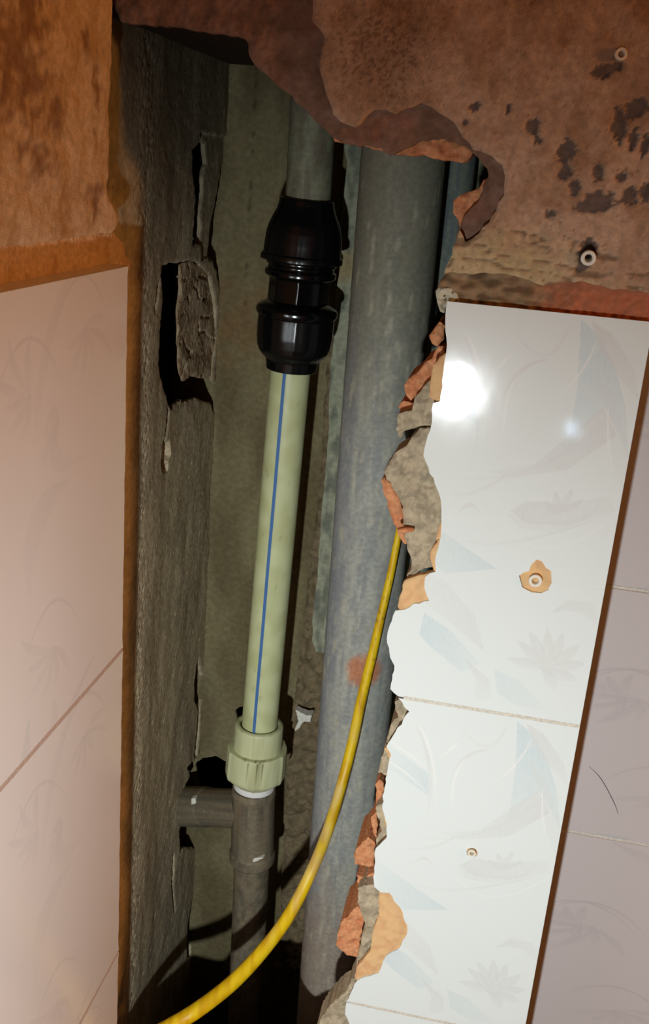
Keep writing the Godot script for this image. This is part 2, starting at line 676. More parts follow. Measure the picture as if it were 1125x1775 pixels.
func lumps(p: Vector2, a: float, b: float, sd := 0.0) -> float:
	return a * fb(p, 0.03, sd) + b * fb(p, 0.007, sd + 3.0) + b * 0.5 * fb(p, 0.0028, sd + 5.0)


func left_wall() -> void:
	var w := thing("wall_left", Vector3(LEFT_X, 0, 0.4), "left wall with pale tiles below and stained salmon plaster above", "", "structure")
	box("masonry", Vector3(-0.42, 0, -0.42), Vector3(-0.365, 2.6, 1.6), M.dark_rubble, w)
	box("masonry", Vector3(-0.37, 0, 0.004), Vector3(LEFT_X - 0.020, 2.6, 1.6), M.rough_wall, w)
	# the tiles: three courses of one column in view and those that go on beside and below
	var f := side(LEFT_X)
	for k in 5:
		var y1 := TILE_TOP + 0.0025 - k * COURSE
		var y0 := maxf(y1 - COURSE + 0.0016, 0.0)
		for q in 2:
			var far := 0.0 if q == 0 else -0.253
			var near := far - 0.2505
			var poly := PackedVector2Array([Vector2(near, y0), Vector2(far, y0), Vector2(far, y1), Vector2(near, y1)])
			if q == 0:
				poly = PackedVector2Array([Vector2(near, y0), Vector2(far, y0)])
				for i in range(1, 40):
					var y := lerpf(y0, y1, i / 40.0)
					poly.append(Vector2(far - 0.0008 + 0.0014 * fb(Vector2(y, k), 0.02) + 0.0007 * fb(Vector2(y, k), 0.004), y))
				poly.append_array([Vector2(far, y1), Vector2(near, y1)])
			part("tile", slab(f, poly, 0.0, -0.022, 0.0007, Rect2(near, y0, 0.2505, y1 - y0)), M.left_glaze, w)
		part("grout", slab(f, PackedVector2Array([Vector2(-0.505, y1 - 0.001), Vector2(-0.002, y1 - 0.001), Vector2(-0.002, y1 + 0.0035), Vector2(-0.505, y1 + 0.0035)]), 0.0001, -0.012, 0.0002), M.brown_grout, w) if k > 0 else null
	part("grout", slab(f, PackedVector2Array([Vector2(-0.2540, 0.0), Vector2(-0.2495, 0.0), Vector2(-0.2495, TILE_TOP), Vector2(-0.2540, TILE_TOP)]), 0.00005, -0.012, 0.0002), M.brown_grout, w)
	# bedding left bare between the top tile and the plaster
	var strip := side(LEFT_X - 0.017)
	var sp := jag(outline(strip, [-120, 535, 0, 512, 120, 488, 228, 465, 222, 448, 214, 425, 196, 398, 190, 385, 100, 400, 0, 412, -120, 430]), 0.005, 0.001)
	part("bedding", relief(strip, sp, 0.0022, func(p): return lumps(p, 0.002, 0.0010, 2.0), func(p): return c8(232, 196, 156).lerp(c8(216, 176, 134), ss(0.05, 0.5, fb(p, 0.02, 4.0))), 0.02, 0.0005), M.brick, w)
	# plaster above
	var pf := side(LEFT_X - 0.011)
	var smudges := []
	for s in [[20, 60, 0.05, 0.035], [40, 20, 0.05, 0.05], [5, 140, 0.012, 0.018], [95, 200, 0.02, 0.02], [168, 160, 0.010, 0.03], [150, 75, 0.01, 0.02], [70, 290, 0.03, 0.02], [40, 260, 0.02, 0.008], [30, 100, 0.06, 0.06], [165, 345, 0.02, 0.02]]:
		smudges.append([hit(pf, s[0], s[1]), s[2], s[3]])
	var top_tint := func(p: Vector2) -> Color:
		var k := 0.0
		for s in smudges:
			var d: Vector2 = (p - s[0]) / Vector2(s[1], s[2])
			k = maxf(k, 1.0 - d.length() + 0.7 * fb(p, 0.014, 7.0) + 0.25 * fb(Vector2(p.x, p.y * 0.5), 0.004, 8.0))
		var c := c8(226, 196, 160).lerp(c8(208, 174, 134), ss(-0.3, 0.5, fb(p, 0.05, 1.0) + 0.4 * fb(p, 0.012, 2.0)))
		return c.lerp(c8(130, 92, 70), ss(0.0, 1.0, k) * 0.7)
	var edge := outline(pf, [-160, 445, 0, 428, 50, 424, 100, 416, 150, 408, 192, 402, 200, 385, 199, 373, 190, 350, 188, 325, 191, 290, 190, 200, 193, 100, 197, 0, 200, -120, -160, -120])
	part("plaster", relief(pf, jag(edge, 0.004, 0.0009, 3.0), 0.002, func(p): return lumps(p, 0.0018, 0.00025, 1.0) + 0.003 * ss(0.03, 0.0, p.distance_to(hit(pf, 196, 382))), top_tint, 0.03, 0.0008), M.plaster, w)
	box("plaster_beyond", Vector3(-0.36, TILE_TOP + 0.02, 0.235), Vector3(LEFT_X - 0.012, 2.6, 1.6), M.rough_wall, w)


func seg_dist(p: Vector2, line: PackedVector2Array) -> float:
	var d := 1e9
	for i in line.size() - 1:
		d = minf(d, p.distance_squared_to(Geometry2D.get_closest_point_to_segment(p, line[i], line[i + 1])))
	return sqrt(d)


func shaft() -> void:
	var w := thing("wall_shaft", Vector3(-0.16, 0, BACK_Z), "grey mortar sides and back of the opened pipe shaft", "", "structure")
	# ---- left side of the shaft, rough mortar with broken-out hollows
	var f := side(SIDE_X)
	var hollow := outline(f, [278, 460, 292, 455, 312, 456, 330, 449, 348, 458, 366, 480, 376, 530, 376, 600, 370, 640, 372, 660, 330, 664, 318, 690, 296, 712, 284, 680, 270, 630, 272, 580, 280, 520, 276, 480])
	var slot := outline(f, [352, 238, 362, 250, 365, 285, 358, 308, 358, 340, 352, 372, 355, 395, 350, 424, 334, 424, 336, 392, 340, 345, 334, 300, 334, 262])
	var flake := outline(f, [346, 230, 380, 236, 430, 235, 430, 450, 350, 450])
	var ledge := outline(f, [312, 668, 330, 656, 362, 652, 383, 672, 382, 712, 372, 716, 366, 700, 340, 690, 316, 698])
	var blob := outline(f, [281, 762, 292, 770, 294, 790, 288, 800, 290, 815, 282, 822, 277, 800, 280, 780])
	var lowhole := outline(f, [312, 1440, 318, 1420, 338, 1418, 354, 1432, 352, 1462, 340, 1470, 320, 1468, 312, 1475])
	var midhole := outline(f, [344, 1140, 352, 1170, 354, 1205, 345, 1230, 338, 1215, 338, 1180])
	var pit := outline(f, [325, 1330, 345, 1312, 372, 1310, 400, 1330, 400, 1362, 370, 1362, 335, 1352])
	var gaps := []                                             # long splits between the side and the back
	for a in [[374, 696, 4, 379, 740, 5, 373, 800, 6, 369, 860, 8, 370, 910, 5, 365, 960, 6, 368, 1010, 2, 370, 1060, 4, 367, 1112, 1], [345, 1226, 2, 343, 1270, 4, 339, 1312, 3], [346, 1500, 2, 338, 1556, 7, 330, 1606, 8, 328, 1660, 5], [291, 708, 3, 287, 740, 3, 283, 770, 1], [301, 1480, 1, 299, 1530, 2, 303, 1580, 1], [278, 470, 1, 268, 500, 3, 262, 540, 1]]:
		var line := []
		for i in range(0, a.size(), 3): line.append_array([a[i] - a[i + 2] * 0.5, a[i + 1]])
		for i in range(a.size() - 3, -1, -3): line.append_array([a[i] + a[i + 2] * 0.5 + 1.0, a[i + 1]])
		gaps.append(jag(outline(f, line), 0.004, 0.0007))
	var high := func(p: Vector2) -> float:
		var h := 0.0014 * fb(Vector2(p.x, p.y * 0.6), 0.07, 1.0) + 0.00045 * fb(Vector2(p.x * 0.7, p.y), 0.016, 2.0) + 0.0002 * fb(p, 0.004, 3.0) - 0.0012 * ss(0.5, 0.75, fb(p, 0.009, 20.0)) - 0.0016 * ss(0.15, 0.5, fb(p, 0.005, 21.0)) * ss(0.028, 0.008, absf(p.x - 0.088 - 0.01 * fb(p, 0.05, 22.0)))
		h += 0.004 * ss(0.02, 0.09, p.x) * ss(0.2, 0.1, p.x)
		var k := 0.0016 * fb(p, 0.005, 5.0)
		if Geometry2D.is_point_in_polygon(p + Vector2(k, k), flake): h -= 0.003
		if Geometry2D.is_point_in_polygon(p + Vector2(k, k) * 0.6, blob): h -= 0.008 + 0.006 * fb(p, 0.006)
		return h
	var tint := func(p: Vector2) -> Color:
		var c := c8(206, 188, 154).lerp(c8(180, 164, 134), ss(-0.4, 0.5, fb(Vector2(p.x, p.y * 0.25), 0.025, 11.0) + 0.5 * fb(p, 0.008, 12.0)))
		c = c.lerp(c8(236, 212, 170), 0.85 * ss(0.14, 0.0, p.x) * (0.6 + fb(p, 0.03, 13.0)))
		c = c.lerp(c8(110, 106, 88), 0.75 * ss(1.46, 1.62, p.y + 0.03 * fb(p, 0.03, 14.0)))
		c = c.lerp(c8(150, 122, 90), 0.6 * ss(0.12, 0.0, absf(p.y - 1.38)) * ss(0.14, 0.2, p.x) * ss(-0.2, 0.4, fb(p, 0.02, 15.0)))
		return c
	var edge := PackedVector2Array([Vector2(-0.012, 0.4), Vector2(-0.012, 1.78)])
	edge.append_array(outline(f, [425, -60, 412, 60, 405, 100, 414, 160, 411, 238, 399, 268, 388, 290, 380, 340, 368, 400, 366, 440, 376, 470, 384, 520, 384, 600, 383, 660, 387, 700, 383, 760, 378, 860, 375, 940, 377, 1040, 374, 1115, 360, 1150, 354, 1230, 348, 1300, 338, 1330, 322, 1362, 315, 1400, 320, 1418, 354, 1428, 352, 1462, 342, 1482, 340, 1500, 338, 1560, 338, 1640, 334, 1690]))
	edge.append(Vector2(0.31, 0.4))
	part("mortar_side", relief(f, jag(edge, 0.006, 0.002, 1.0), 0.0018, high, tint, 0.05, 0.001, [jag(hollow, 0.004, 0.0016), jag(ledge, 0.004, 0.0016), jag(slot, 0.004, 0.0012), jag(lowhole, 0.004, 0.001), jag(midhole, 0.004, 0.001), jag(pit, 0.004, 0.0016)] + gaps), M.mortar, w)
	# rough stone showing in the hollow
	var cf := side(SIDE_X - 0.003)
	var chunk := jag(outline(cf, [314, 458, 330, 452, 350, 462, 366, 480, 378, 530, 378, 600, 372, 650, 356, 656, 330, 652, 318, 662, 312, 640, 310, 590, 309, 540, 313, 500]), 0.005, 0.0018, 7.0)
	part("brick", relief(cf, chunk, 0.0016, func(p): return 0.003 * fb(Vector2(p.x * 0.6, p.y), 0.035, 6.0) - 0.005 * ss(0.035, 0.0, absf(fb(Vector2(p.x * 0.4, p.y), 0.045, 17.0))) + 0.001 * fb(p, 0.006, 18.0), func(p): return c8(190, 168, 136).lerp(c8(160, 132, 100), ss(-0.3, 0.5, fb(p, 0.018, 19.0))), 0.0025, 0.0006), M.mortar, w)
	# ---- back
	var b := front(BACK_Z)
	var rear_high := func(p: Vector2) -> float:
		var h := 0.003 * fb(p, 0.06, 21.0) + 0.0005 * fb(p, 0.006, 22.0)
		return h
	var rear_tint := func(p: Vector2) -> Color:
		var c := c8(140, 128, 95).lerp(c8(118, 106, 77), ss(-0.4, 0.5, fb(Vector2(p.x, p.y * 0.3), 0.05, 24.0)))
		c = c.lerp(c8(140, 108, 72), 0.7 * ss(0.07, 0.0, p.distance_to(hit(b, 415, 560)) + 0.03 * fb(p, 0.03, 25.0)))
		var line := absf(p.x - hit(b, 430, 420).x + 0.002 * fb(p, 0.02, 26.0))
		return c.lerp(c8(70, 62, 44), 0.6 * ss(0.0016, 0.0004, line) * ss(-0.1, 0.3, fb(p, 0.012, 27.0)) * ss(1.35, 1.45, p.y))
	part("mortar_back", relief(b, PackedVector2Array([Vector2(-0.362, 0.3), Vector2(0.0, 0.3), Vector2(0.0, 1.8), Vector2(-0.362, 1.8)]), 0.003, rear_high, rear_tint, 0.06, 0.0, [jag(outline(b, [338, 1325, 352, 1314, 374, 1310, 398, 1322, 420, 1340, 420, 1372, 380, 1374, 345, 1362]), 0.004, 0.0015), jag(outline(b, [408, 1230, 422, 1222, 424, 1246, 412, 1252]), 0.003, 0.001)]), M.mortar, w)
	box("masonry", Vector3(-0.42, 0, -0.47), Vector3(0.1, 2.6, -0.40), M.dark_rubble, w)
	# ---- a proud band of smoothed mortar beside the big pipe, and rubble bedding under it
	var bz := -0.285
	var bf := front(bz)
	var band := jag(outline(bf, [600, 200, 597, 255, 602, 290, 596, 330, 590, 400, 592, 440, 586, 480, 580, 540, 577, 600, 571, 660, 569, 760, 562, 840, 555, 920, 550, 1000, 543, 1060, 540, 1110, 548, 1132, 600, 1130, 660, 900, 700, 600, 715, 200]), 0.006, 0.0012, 4.0)
	part("mortar_band", relief(bf, band, 0.0022, func(p): return lumps(p, 0.001, 0.0003, 4.0), func(p): return c8(168, 168, 142).lerp(c8(122, 124, 108), ss(-0.3, 0.5, fb(Vector2(p.x, p.y * 0.3), 0.012, 31.0))).lerp(c8(176, 152, 108), 0.8 * ss(0.025, 0.005, p.distance_to(hit(bf, 592, 462)))), 0.05, 0.0006), M.mortar, w)
	var rf := front(bz - 0.014)
	var bedding := jag(outline(rf, [575, 560, 566, 640, 560, 740, 552, 860, 540, 940, 532, 1020, 524, 1100, 512, 1190, 505, 1260, 498, 1340, 492, 1450, 486, 1560, 478, 1680, 560, 1680, 600, 1250, 640, 900, 660, 560]), 0.006, 0.0022, 6.0)
	part("mortar_bedding", relief(rf, bedding, 0.0020, func(p): return lumps(p, 0.008, 0.0035, 6.0), func(p): return c8(138, 120, 92).lerp(c8(116, 102, 78), ss(-0.3, 0.4, fb(p, 0.012, 33.0))), 0.05, 0.002), M.mortar, w)
	# ---- right of the big pipe
	var rz := front(-0.30)
	part("mortar_panel", relief(rz, outline(rz, [690, 180, 700, 760, 800, 760, 900, 180]), 0.003, func(p): return lumps(p, 0.001, 0.0003, 9.0), func(p): return c8(140, 140, 112).lerp(c8(160, 148, 96), ss(0.006, 0.002, absf(p.x - hit(rz, 808, 320).x))), 0.04), M.mortar, w)
	# ---- a dab of white plaster beside the union
	var df := front(bz + 0.004)
	part("plaster_dab", relief(df, jag(outline(df, [512, 1232, 520, 1236, 530, 1240, 541, 1240, 538, 1252, 526, 1251, 519, 1262, 510, 1268, 516, 1252]), 0.002, 0.0008, 2.0), 0.0010, func(p): return lumps(p, 0.002, 0.001, 8.0), func(_p): return Color.WHITE, 0.012, 0.001), M.white_chip, w)
	# ---- bottom and top
	box("rubble_floor", Vector3(-0.36, 0.0, -0.42), Vector3(0.0, 0.46, -0.06), M.dark_rubble, w)
	box("masonry", Vector3(-0.012, 0, -0.42), Vector3(0.092, 2.6, -0.055), M.dark_rubble, w)


# A broken piece of the wall's build-up.
func shard(called: String, z: float, a: Array, thick: float, high: Callable, tint: Callable, m: Material, under: Node3D, rough := 0.0012, step := 0.0012) -> void:
	var f := front(z)
	part(called, relief(f, jag(outline(f, a), 0.003, rough, z * 100.0 + a[0]), step, high, tint, thick, 0.0012), m, under)


func front_wall() -> void:
	var w := thing("wall_front", Vector3(0.0, 0, 0.0), "broken white-tiled boxing wall under stained salmon plaster", "", "structure")
	# ---- backing
	box("masonry", Vector3(-0.012, 0, -0.06), Vector3(0.0935, 2.6, -0.0125), M.dark_rubble, w)
	box("masonry", Vector3(0.02, 0, -0.14), Vector3(0.0935, 2.6, -0.055), M.dark_rubble, w)
	var sill := at(300, 40, 0.0).y
	box("lintel", Vector3(-0.36, sill + 0.004, -0.40), Vector3(0.0, 2.6, -0.014), M.dark_rubble, w)
	var crown := at(900, -190, 0.0).y
	box("plaster_beyond", Vector3(-0.31, crown - 0.004, -0.02), Vector3(0.0955, 2.6, 0.0005), M.rough_wall, w)
	# ---- three courses of tile; the left edge is smashed
	var f := front(0.0)
	var right := 0.0955
	var e0 := outline(f, [775, 527, 771, 545, 774, 574, 772, 611, 769, 649, 762, 694, 750, 699, 749, 733, 737, 767, 733, 790, 742, 811, 754, 838, 766, 868, 766, 902, 762, 939, 755, 973, 754, 990, 737, 1000, 735, 1020, 744, 1042, 718, 1047, 701, 1057, 684, 1058, 676, 1085, 670, 1107, 677, 1140, 684, 1154, 677, 1194, 690, 1211])
	var e1 := outline(f, [690, 1217, 709, 1233, 690, 1262, 670, 1294, 677, 1308, 670, 1341, 665, 1373, 663, 1397, 670, 1429, 670, 1453, 651, 1471, 648, 1504, 649, 1537, 660, 1546, 675, 1548, 693, 1574, 707, 1611, 693, 1644, 668, 1658, 656, 1686, 619, 1700, 609, 1719, 600, 1738])
	var e2 := outline(f, [600, 1744, 597, 1758, 604, 1775, 616, 1800, 612, 1850, 600, 1900])
	var edges := [e0, e1, e2]
	for k in 5:
		var y1 := TILE_TOP - k * COURSE
		var y0 := maxf(y1 - COURSE + 0.0016, 0.0)
		var poly := PackedVector2Array([Vector2(right, y0), Vector2(right, y1)])
		if k < 3:
			var e: PackedVector2Array = edges[k].duplicate()
			e[0] = Vector2(e[0].x, y1)
			if k < 2: e[-1] = Vector2(e[-1].x, y0)
			var open := jag(e, 0.004, 0.0012, k)
			open = open.slice(0, open.size() - int(e[-1].distance_to(e[0]) / 0.004) + 1)
			open[0] = e[0]
			poly.append_array(open)
			if k == 2: poly.append(Vector2(-0.075, y0))
		else:
			poly.append_array([Vector2(-0.114, y1), Vector2(-0.114, y0)])
		if k == 0: poly = with_hole(poly, outline(f, [900, 998, 908, 992, 917, 990, 922, 978, 930, 970, 940, 973, 946, 984, 955, 990, 956, 1010, 950, 1022, 938, 1028, 922, 1027, 905, 1018]))
		if k == 1: poly = with_hole(poly, ring(hit(f, 818, 1478), span(818, 1478, 0, 9.5), 18))
		part("tile", slab(f, poly, 0.0, -0.0016, 0.0 if k < 2 else 0.0005, Rect2(-0.118, TILE_TOP - (k + 1) * COURSE, 0.214, COURSE)), M.tile_glaze, w)
		if k > 0:
			var gx: float = -0.114 if k > 2 else edges[k][0].x + 0.004
			part("grout", slab(f, PackedVector2Array([Vector2(gx, y1 - 0.0005), Vector2(right, y1 - 0.0005), Vector2(right, y1 + 0.0028), Vector2(gx, y1 + 0.0028)]), 0.0001, -0.009, 0.0002), M.grout, w)
	# ---- the clay body of the tiles, bared where the glaze has flaked
	var clay := func(p: Vector2) -> Color: return c8(220, 180, 130).lerp(c8(210, 164, 118), ss(-0.3, 0.5, fb(p, 0.012, 41.0)))
	var flat := func(p: Vector2) -> float: return 0.0005 * fb(p, 0.01, 42.0) + 0.0002 * fb(p, 0.002, 43.0)
	var bz := -0.0018
	for a in [
		[774, 611, 763, 620, 752, 632, 745, 662, 744, 690, 759, 696, 790, 700, 800, 600],
		[755, 935, 762, 936, 748, 952, 745, 966, 750, 985, 753, 992, 790, 985, 790, 900, 764, 905],
		[700, 1008, 716, 1001, 736, 996, 770, 985, 770, 1060, 700, 1080, 690, 1052, 689, 1050, 694, 1030],
		[649, 1530, 656, 1548, 656, 1590, 646, 1615, 641, 1650, 618, 1678, 615, 1698, 630, 1720, 740, 1700, 740, 1560, 700, 1530],
		[665, 1298, 672, 1310, 679, 1336, 690, 1336, 690, 1290],
		[664, 1412, 668, 1432, 678, 1436, 676, 1452, 664, 1460, 660, 1475, 690, 1480, 690, 1400],
		[895, 985, 915, 965, 945, 965, 962, 985, 962, 1020, 945, 1035, 905, 1030],
		[806, 1466, 830, 1466, 830, 1490, 806, 1490]]:
		shard("tile_body", bz, a, 0.006, flat, clay, M.biscuit, w, 0.0008)
	var plain_body := func(p: Vector2) -> Color: return c8(210, 164, 116)
	part("tile_body", relief(front(bz - 0.0004), PackedVector2Array([Vector2(-0.010, 0.5), Vector2(right - 0.0004, 0.5), Vector2(right - 0.0004, TILE_TOP - 0.0004), Vector2(-0.010, TILE_TOP - 0.0004)]), 0.006, flat, plain_body, 0.010), M.biscuit, w)
	# ---- grey bedding mortar
	var grey := func(p: Vector2) -> Color: return c8(198, 180, 150).lerp(c8(172, 156, 130), ss(-0.3, 0.5, fb(p, 0.014, 44.0) + 0.4 * fb(p, 0.004, 45.0)))
	var lumpy := func(p: Vector2) -> float: return 0.003 * fb(p, 0.014, 46.0) - 0.002 * ss(0.09, 0.0, absf(fb(p, 0.018, 49.0))) + 0.0009 * fb(p, 0.006, 47.0) + 0.0003 * fb(p, 0.002, 48.0)
	for a in [
		[720, 690, 714, 710, 690, 718, 686, 745, 692, 762, 700, 748, 716, 745, 728, 740, 740, 738, 790, 740, 790, 640, 744, 660],
		[728, 742, 715, 756, 705, 772, 690, 782, 680, 793, 678, 797, 664, 820, 670, 832, 681, 845, 690, 862, 698, 880, 700, 915, 703, 940, 710, 965, 715, 983, 702, 1003, 720, 998, 738, 985, 800, 985, 800, 800, 760, 738],
		[655, 1340, 672, 1345, 690, 1340, 690, 1250, 668, 1290, 660, 1320],
		[652, 1400, 655, 1420, 660, 1440, 650, 1462, 655, 1475, 700, 1480, 700, 1380, 662, 1395],
		[619, 1542, 630, 1536, 648, 1535, 700, 1540, 700, 1700, 622, 1702, 617, 1672, 624, 1640, 632, 1600, 622, 1570],
		[683, 1216, 692, 1212, 722, 1226, 712, 1252, 692, 1272, 678, 1292, 669, 1294, 676, 1268, 678, 1254, 690, 1248, 686, 1232],
		[548, 1780, 560, 1762, 575, 1742, 588, 1728, 600, 1722, 608, 1700, 640, 1700, 640, 1800, 548, 1800]]:
		shard("mortar", -0.011, a, 0.03, lumpy, grey, M.mortar, w, 0.0014)
	shard("mortar", -0.0065, [755, 505, 760, 500, 790, 498, 800, 530, 774, 530, 770, 543, 763, 540, 757, 522], 0.01, lumpy, func(_p): return c8(204, 198, 172), M.mortar, w, 0.0005, 0.0008)
	# ---- bricks behind, broken
	var clay_red := func(p: Vector2) -> Color: return c8(228, 160, 114).lerp(c8(212, 138, 96), ss(-0.2, 0.5, fb(p, 0.012, 51.0)))
	var broken := func(p: Vector2) -> float: return 0.003 * fb(p, 0.012, 52.0) + 0.0016 * absf(fb(p, 0.005, 53.0)) + 0.0005 * fb(p, 0.0018, 54.0)
	for a in [
		[743, 583, 750, 572, 762, 558, 770, 566, 768, 588, 758, 600, 748, 596],
		[701, 668, 706, 658, 722, 648, 733, 636, 737, 628, 748, 622, 760, 600, 775, 600, 775, 640, 745, 670, 730, 680, 712, 695, 704, 685],
		[690, 705, 700, 694, 720, 700, 722, 712, 716, 722, 700, 716, 694, 715],
		[660, 834, 666, 828, 680, 842, 691, 864, 699, 888, 699, 915, 706, 942, 702, 945, 690, 925, 684, 912, 668, 866],
		[651, 1360, 657, 1352, 666, 1356, 665, 1375, 657, 1404, 652, 1395],
		[643, 1417, 652, 1410, 654, 1460, 646, 1448],
		[614, 1480, 620, 1470, 638, 1450, 650, 1462, 648, 1500, 640, 1505, 622, 1503, 614, 1498],
		[618, 1517, 630, 1520, 648, 1512, 648, 1542, 634, 1546, 620, 1534],
		[582, 1640, 584, 1622, 592, 1598, 620, 1570, 634, 1580, 628, 1610, 625, 1625, 621, 1662, 600, 1655, 590, 1648]]:
		shard("brick", -0.024, a, 0.05, broken, clay_red, M.brick, w, 0.0012)
	shard("brick_sliver", -0.004, [688, 918, 700, 915, 717, 917, 717, 922, 702, 924, 690, 925], 0.004, broken, clay_red, M.brick, w, 0.0003, 0.0007)
	# ---- plaster above the tiles, and the layers under it
	var chips := []
	for s in [[924, 221, 12, 15], [932, 243, 7, 7], [983, 262, 14, 18], [980, 297, 12, 14], [997, 322, 9, 16], [1038, 350, 24, 18], [1012, 360, 18, 10], [1038, 298, 10, 15], [1073, 215, 12, 28], [1100, 192, 14, 14], [1098, 243, 8, 17], [1088, 342, 14, 15], [1076, 306, 9, 7], [1119, 332, 10, 16], [1120, 250, 8, 18], [1110, 180, 16, 10], [953, 371, 8, 6], [1044, 125, 20, 10], [1062, 116, 16, 8], [823, 186, 9, 8], [806, 213, 6, 5], [881, 187, 4, 8], [1018, 440, 14, 22], [1010, 462, 10, 10]]:
		chips.append([hit(f, s[0], s[1]), span(s[0], s[1], 0, s[2]), span(s[0], s[1], 0, s[3])])
	var pitc := hit(f, 1019, 438)
	var pitr := Vector2(span(1019, 438, 0, 13.5), span(1019, 438, 0, 19.0))
	var chip_at := func(p: Vector2) -> float:
		var k := -1.0
		for s in chips:
			var d: Vector2 = p - s[0]
			if absf(d.x) < s[1] * 2.0 and absf(d.y) < s[2] * 2.0:
				k = maxf(k, 1.0 - (d / Vector2(s[1], s[2])).length() + 0.12 + 0.55 * fb(p, 0.006, 61.0) + 0.3 * fb(p, 0.0018, 62.0))
		return k
	var speck := hit(f, 665, 90)
	var low := hit(f, 900, 430).y
	var peel := func(p: Vector2) -> float:                     # horizontal flaking just above the tiles
		return (0.34 - 2.4 * absf(fb(Vector2(p.x * 0.22, p.y), 0.016, 63.0)) + 0.25 * fb(Vector2(p.x, p.y), 0.012, 88.0)) * ss(low + 0.035, low - 0.005, p.y + 0.008 * fb(p, 0.03, 64.0))
	var tint := func(p: Vector2) -> Color:
		var c := c8(206, 172, 144).lerp(c8(184, 148, 118), ss(-0.4, 0.5, fb(p, 0.05, 65.0) + 0.4 * fb(p, 0.014, 66.0)))
		c = c.lerp(c8(156, 116, 84), 0.5 * ss(0.2, 0.7, fb(p, 0.035, 67.0) + 0.3 * fb(p, 0.004, 68.0) + 0.5 * ss(1.66, 1.74, p.y)))
		c = c.lerp(c8(200, 176, 132), 0.85 * ss(low + 0.02, low - 0.012, p.y + 0.012 * fb(p, 0.02, 69.0)) * ss(0.075, 0.0, p.x + 0.02 * fb(p, 0.02, 70.0)))
		var sp: float = ss(0.055, 0.01, p.distance_to(speck))
		c = c.lerp(c8(104, 74, 52), 0.75 * ss(0.22, 0.42, fb(p, 0.0036, 71.0) + 0.3 * sp - 0.12 + 0.15 * fb(p, 0.012, 86.0)) * (0.15 + 0.85 * sp))
		c = c.lerp(c8(140, 104, 78), 0.5 * sp)
		c = c.lerp(c8(132, 106, 80), 0.8 * ss(0.08, 0.26, peel.call(p)))
		c = c.lerp(c8(120, 90, 70), 0.6 * ss(0.5, 0.7, fb(p, 0.006, 72.0) + 0.2 * fb(p, 0.002, 73.0)))
		return c.lerp(c8(118, 102, 92), ss(0.0, 0.18, chip_at.call(p)))
	var high := func(p: Vector2) -> float:
		return 0.0011 * fb(p, 0.04, 74.0) + 0.00035 * fb(p, 0.006, 75.0) - 0.0013 * ss(0.0, 0.15, chip_at.call(p)) - 0.0014 * ss(0.08, 0.22, peel.call(p)) - 0.008 * ss(1.0, 0.8, ((p - pitc) / pitr).length() + 0.15 * fb(p, 0.004, 87.0))
	var pz := front(0.0015)
	var pe := outline(pz, [535, -230, 542, 0, 541, 36, 556, 52, 564, 67, 556, 95, 553, 120, 562, 145, 567, 164, 578, 196, 590, 212, 616, 221, 632, 204, 649, 191, 668, 190, 684, 196, 705, 188, 729, 180, 748, 186, 760, 196, 776, 203, 787, 213, 796, 226, 804, 236, 820, 260, 834, 264, 852, 272, 870, 287, 878, 306, 873, 338, 858, 366, 846, 384, 830, 406, 808, 420, 798, 400, 790, 412, 786, 430, 776, 460, 768, 478, 784, 473, 830, 474, 885, 477, 943, 494, 1007, 487, 1054, 500, 1130, 508, 1190, 515, 1260, -260])
	pe = Geometry2D.intersect_polygons(pe, PackedVector2Array([Vector2(-0.4, 1.0), Vector2(0.0955, 1.0), Vector2(0.0955, crown), Vector2(-0.4, crown)]))[0]
	part("plaster", relief(pz, jag(pe, 0.004, 0.0012, 5.0), 0.0014, high, tint, 0.008, 0.0008), M.plaster, w)
	# bared render round the hole's upper edge, running over to the left wall
	var render_tint := func(p: Vector2) -> Color:
		return c8(152, 120, 102).lerp(c8(130, 100, 82), ss(-0.4, 0.5, fb(p, 0.03, 76.0) + 0.3 * fb(p, 0.005, 77.0))).lerp(c8(150, 98, 80), 0.4 * ss(0.1, 0.7, fb(p, 0.04, 78.0)))
	var render_high := func(p: Vector2) -> float: return 0.0016 * fb(p, 0.02, 79.0) + 0.0006 * fb(p, 0.005, 80.0)
	shard("render", -0.006, [180, -240, 196, 10, 210, 40, 300, 45, 370, 56, 426, 68, 432, 95, 440, 112, 460, 128, 476, 142, 511, 173, 547, 209, 575, 238, 600, 250, 630, 254, 658, 256, 672, 266, 692, 262, 700, 258, 730, 244, 770, 242, 800, 250, 820, 266, 832, 280, 846, 292, 846, 305, 838, 318, 836, 335, 826, 352, 812, 366, 800, 384, 790, 412, 796, 425, 900, 425, 900, -240], 0.008, render_high, render_tint, M.mortar, w, 0.0014, 0.0016)
	# brick showing under the render
	for a in [
		[560, 215, 580, 246, 608, 250, 640, 256, 662, 262, 690, 268, 706, 268, 720, 270, 735, 268, 760, 276, 775, 278, 800, 282, 812, 279, 818, 268, 800, 220, 700, 220],
		[786, 370, 786, 348, 800, 338, 818, 332, 832, 326, 838, 312, 860, 300, 860, 380, 800, 400, 794, 382]]:
		shard("brick", -0.016, a, 0.03, broken, clay_red, M.brick, w, 0.0012)
	# the strip between plaster and tiles
	var strip_tint := func(p: Vector2) -> Color: return c8(160, 132, 100).lerp(c8(110, 88, 64), ss(-0.3, 0.4, fb(Vector2(p.x * 0.4, p.y), 0.008, 81.0))).lerp(c8(188, 116, 84), ss(-0.005, 0.05, p.x + 0.02 * fb(p, 0.02, 82.0)))
	shard("bedding", -0.0075, [757, 502, 764, 484, 780, 466, 1128, 480, 1128, 562, 1120, 560, 940, 545, 772, 530, 770, 518], 0.006, func(p): return 0.0016 * fb(p, 0.012, 83.0) + 0.0008 * fb(p, 0.004, 84.0), strip_tint, M.mortar, w, 0.0008, 0.0016)
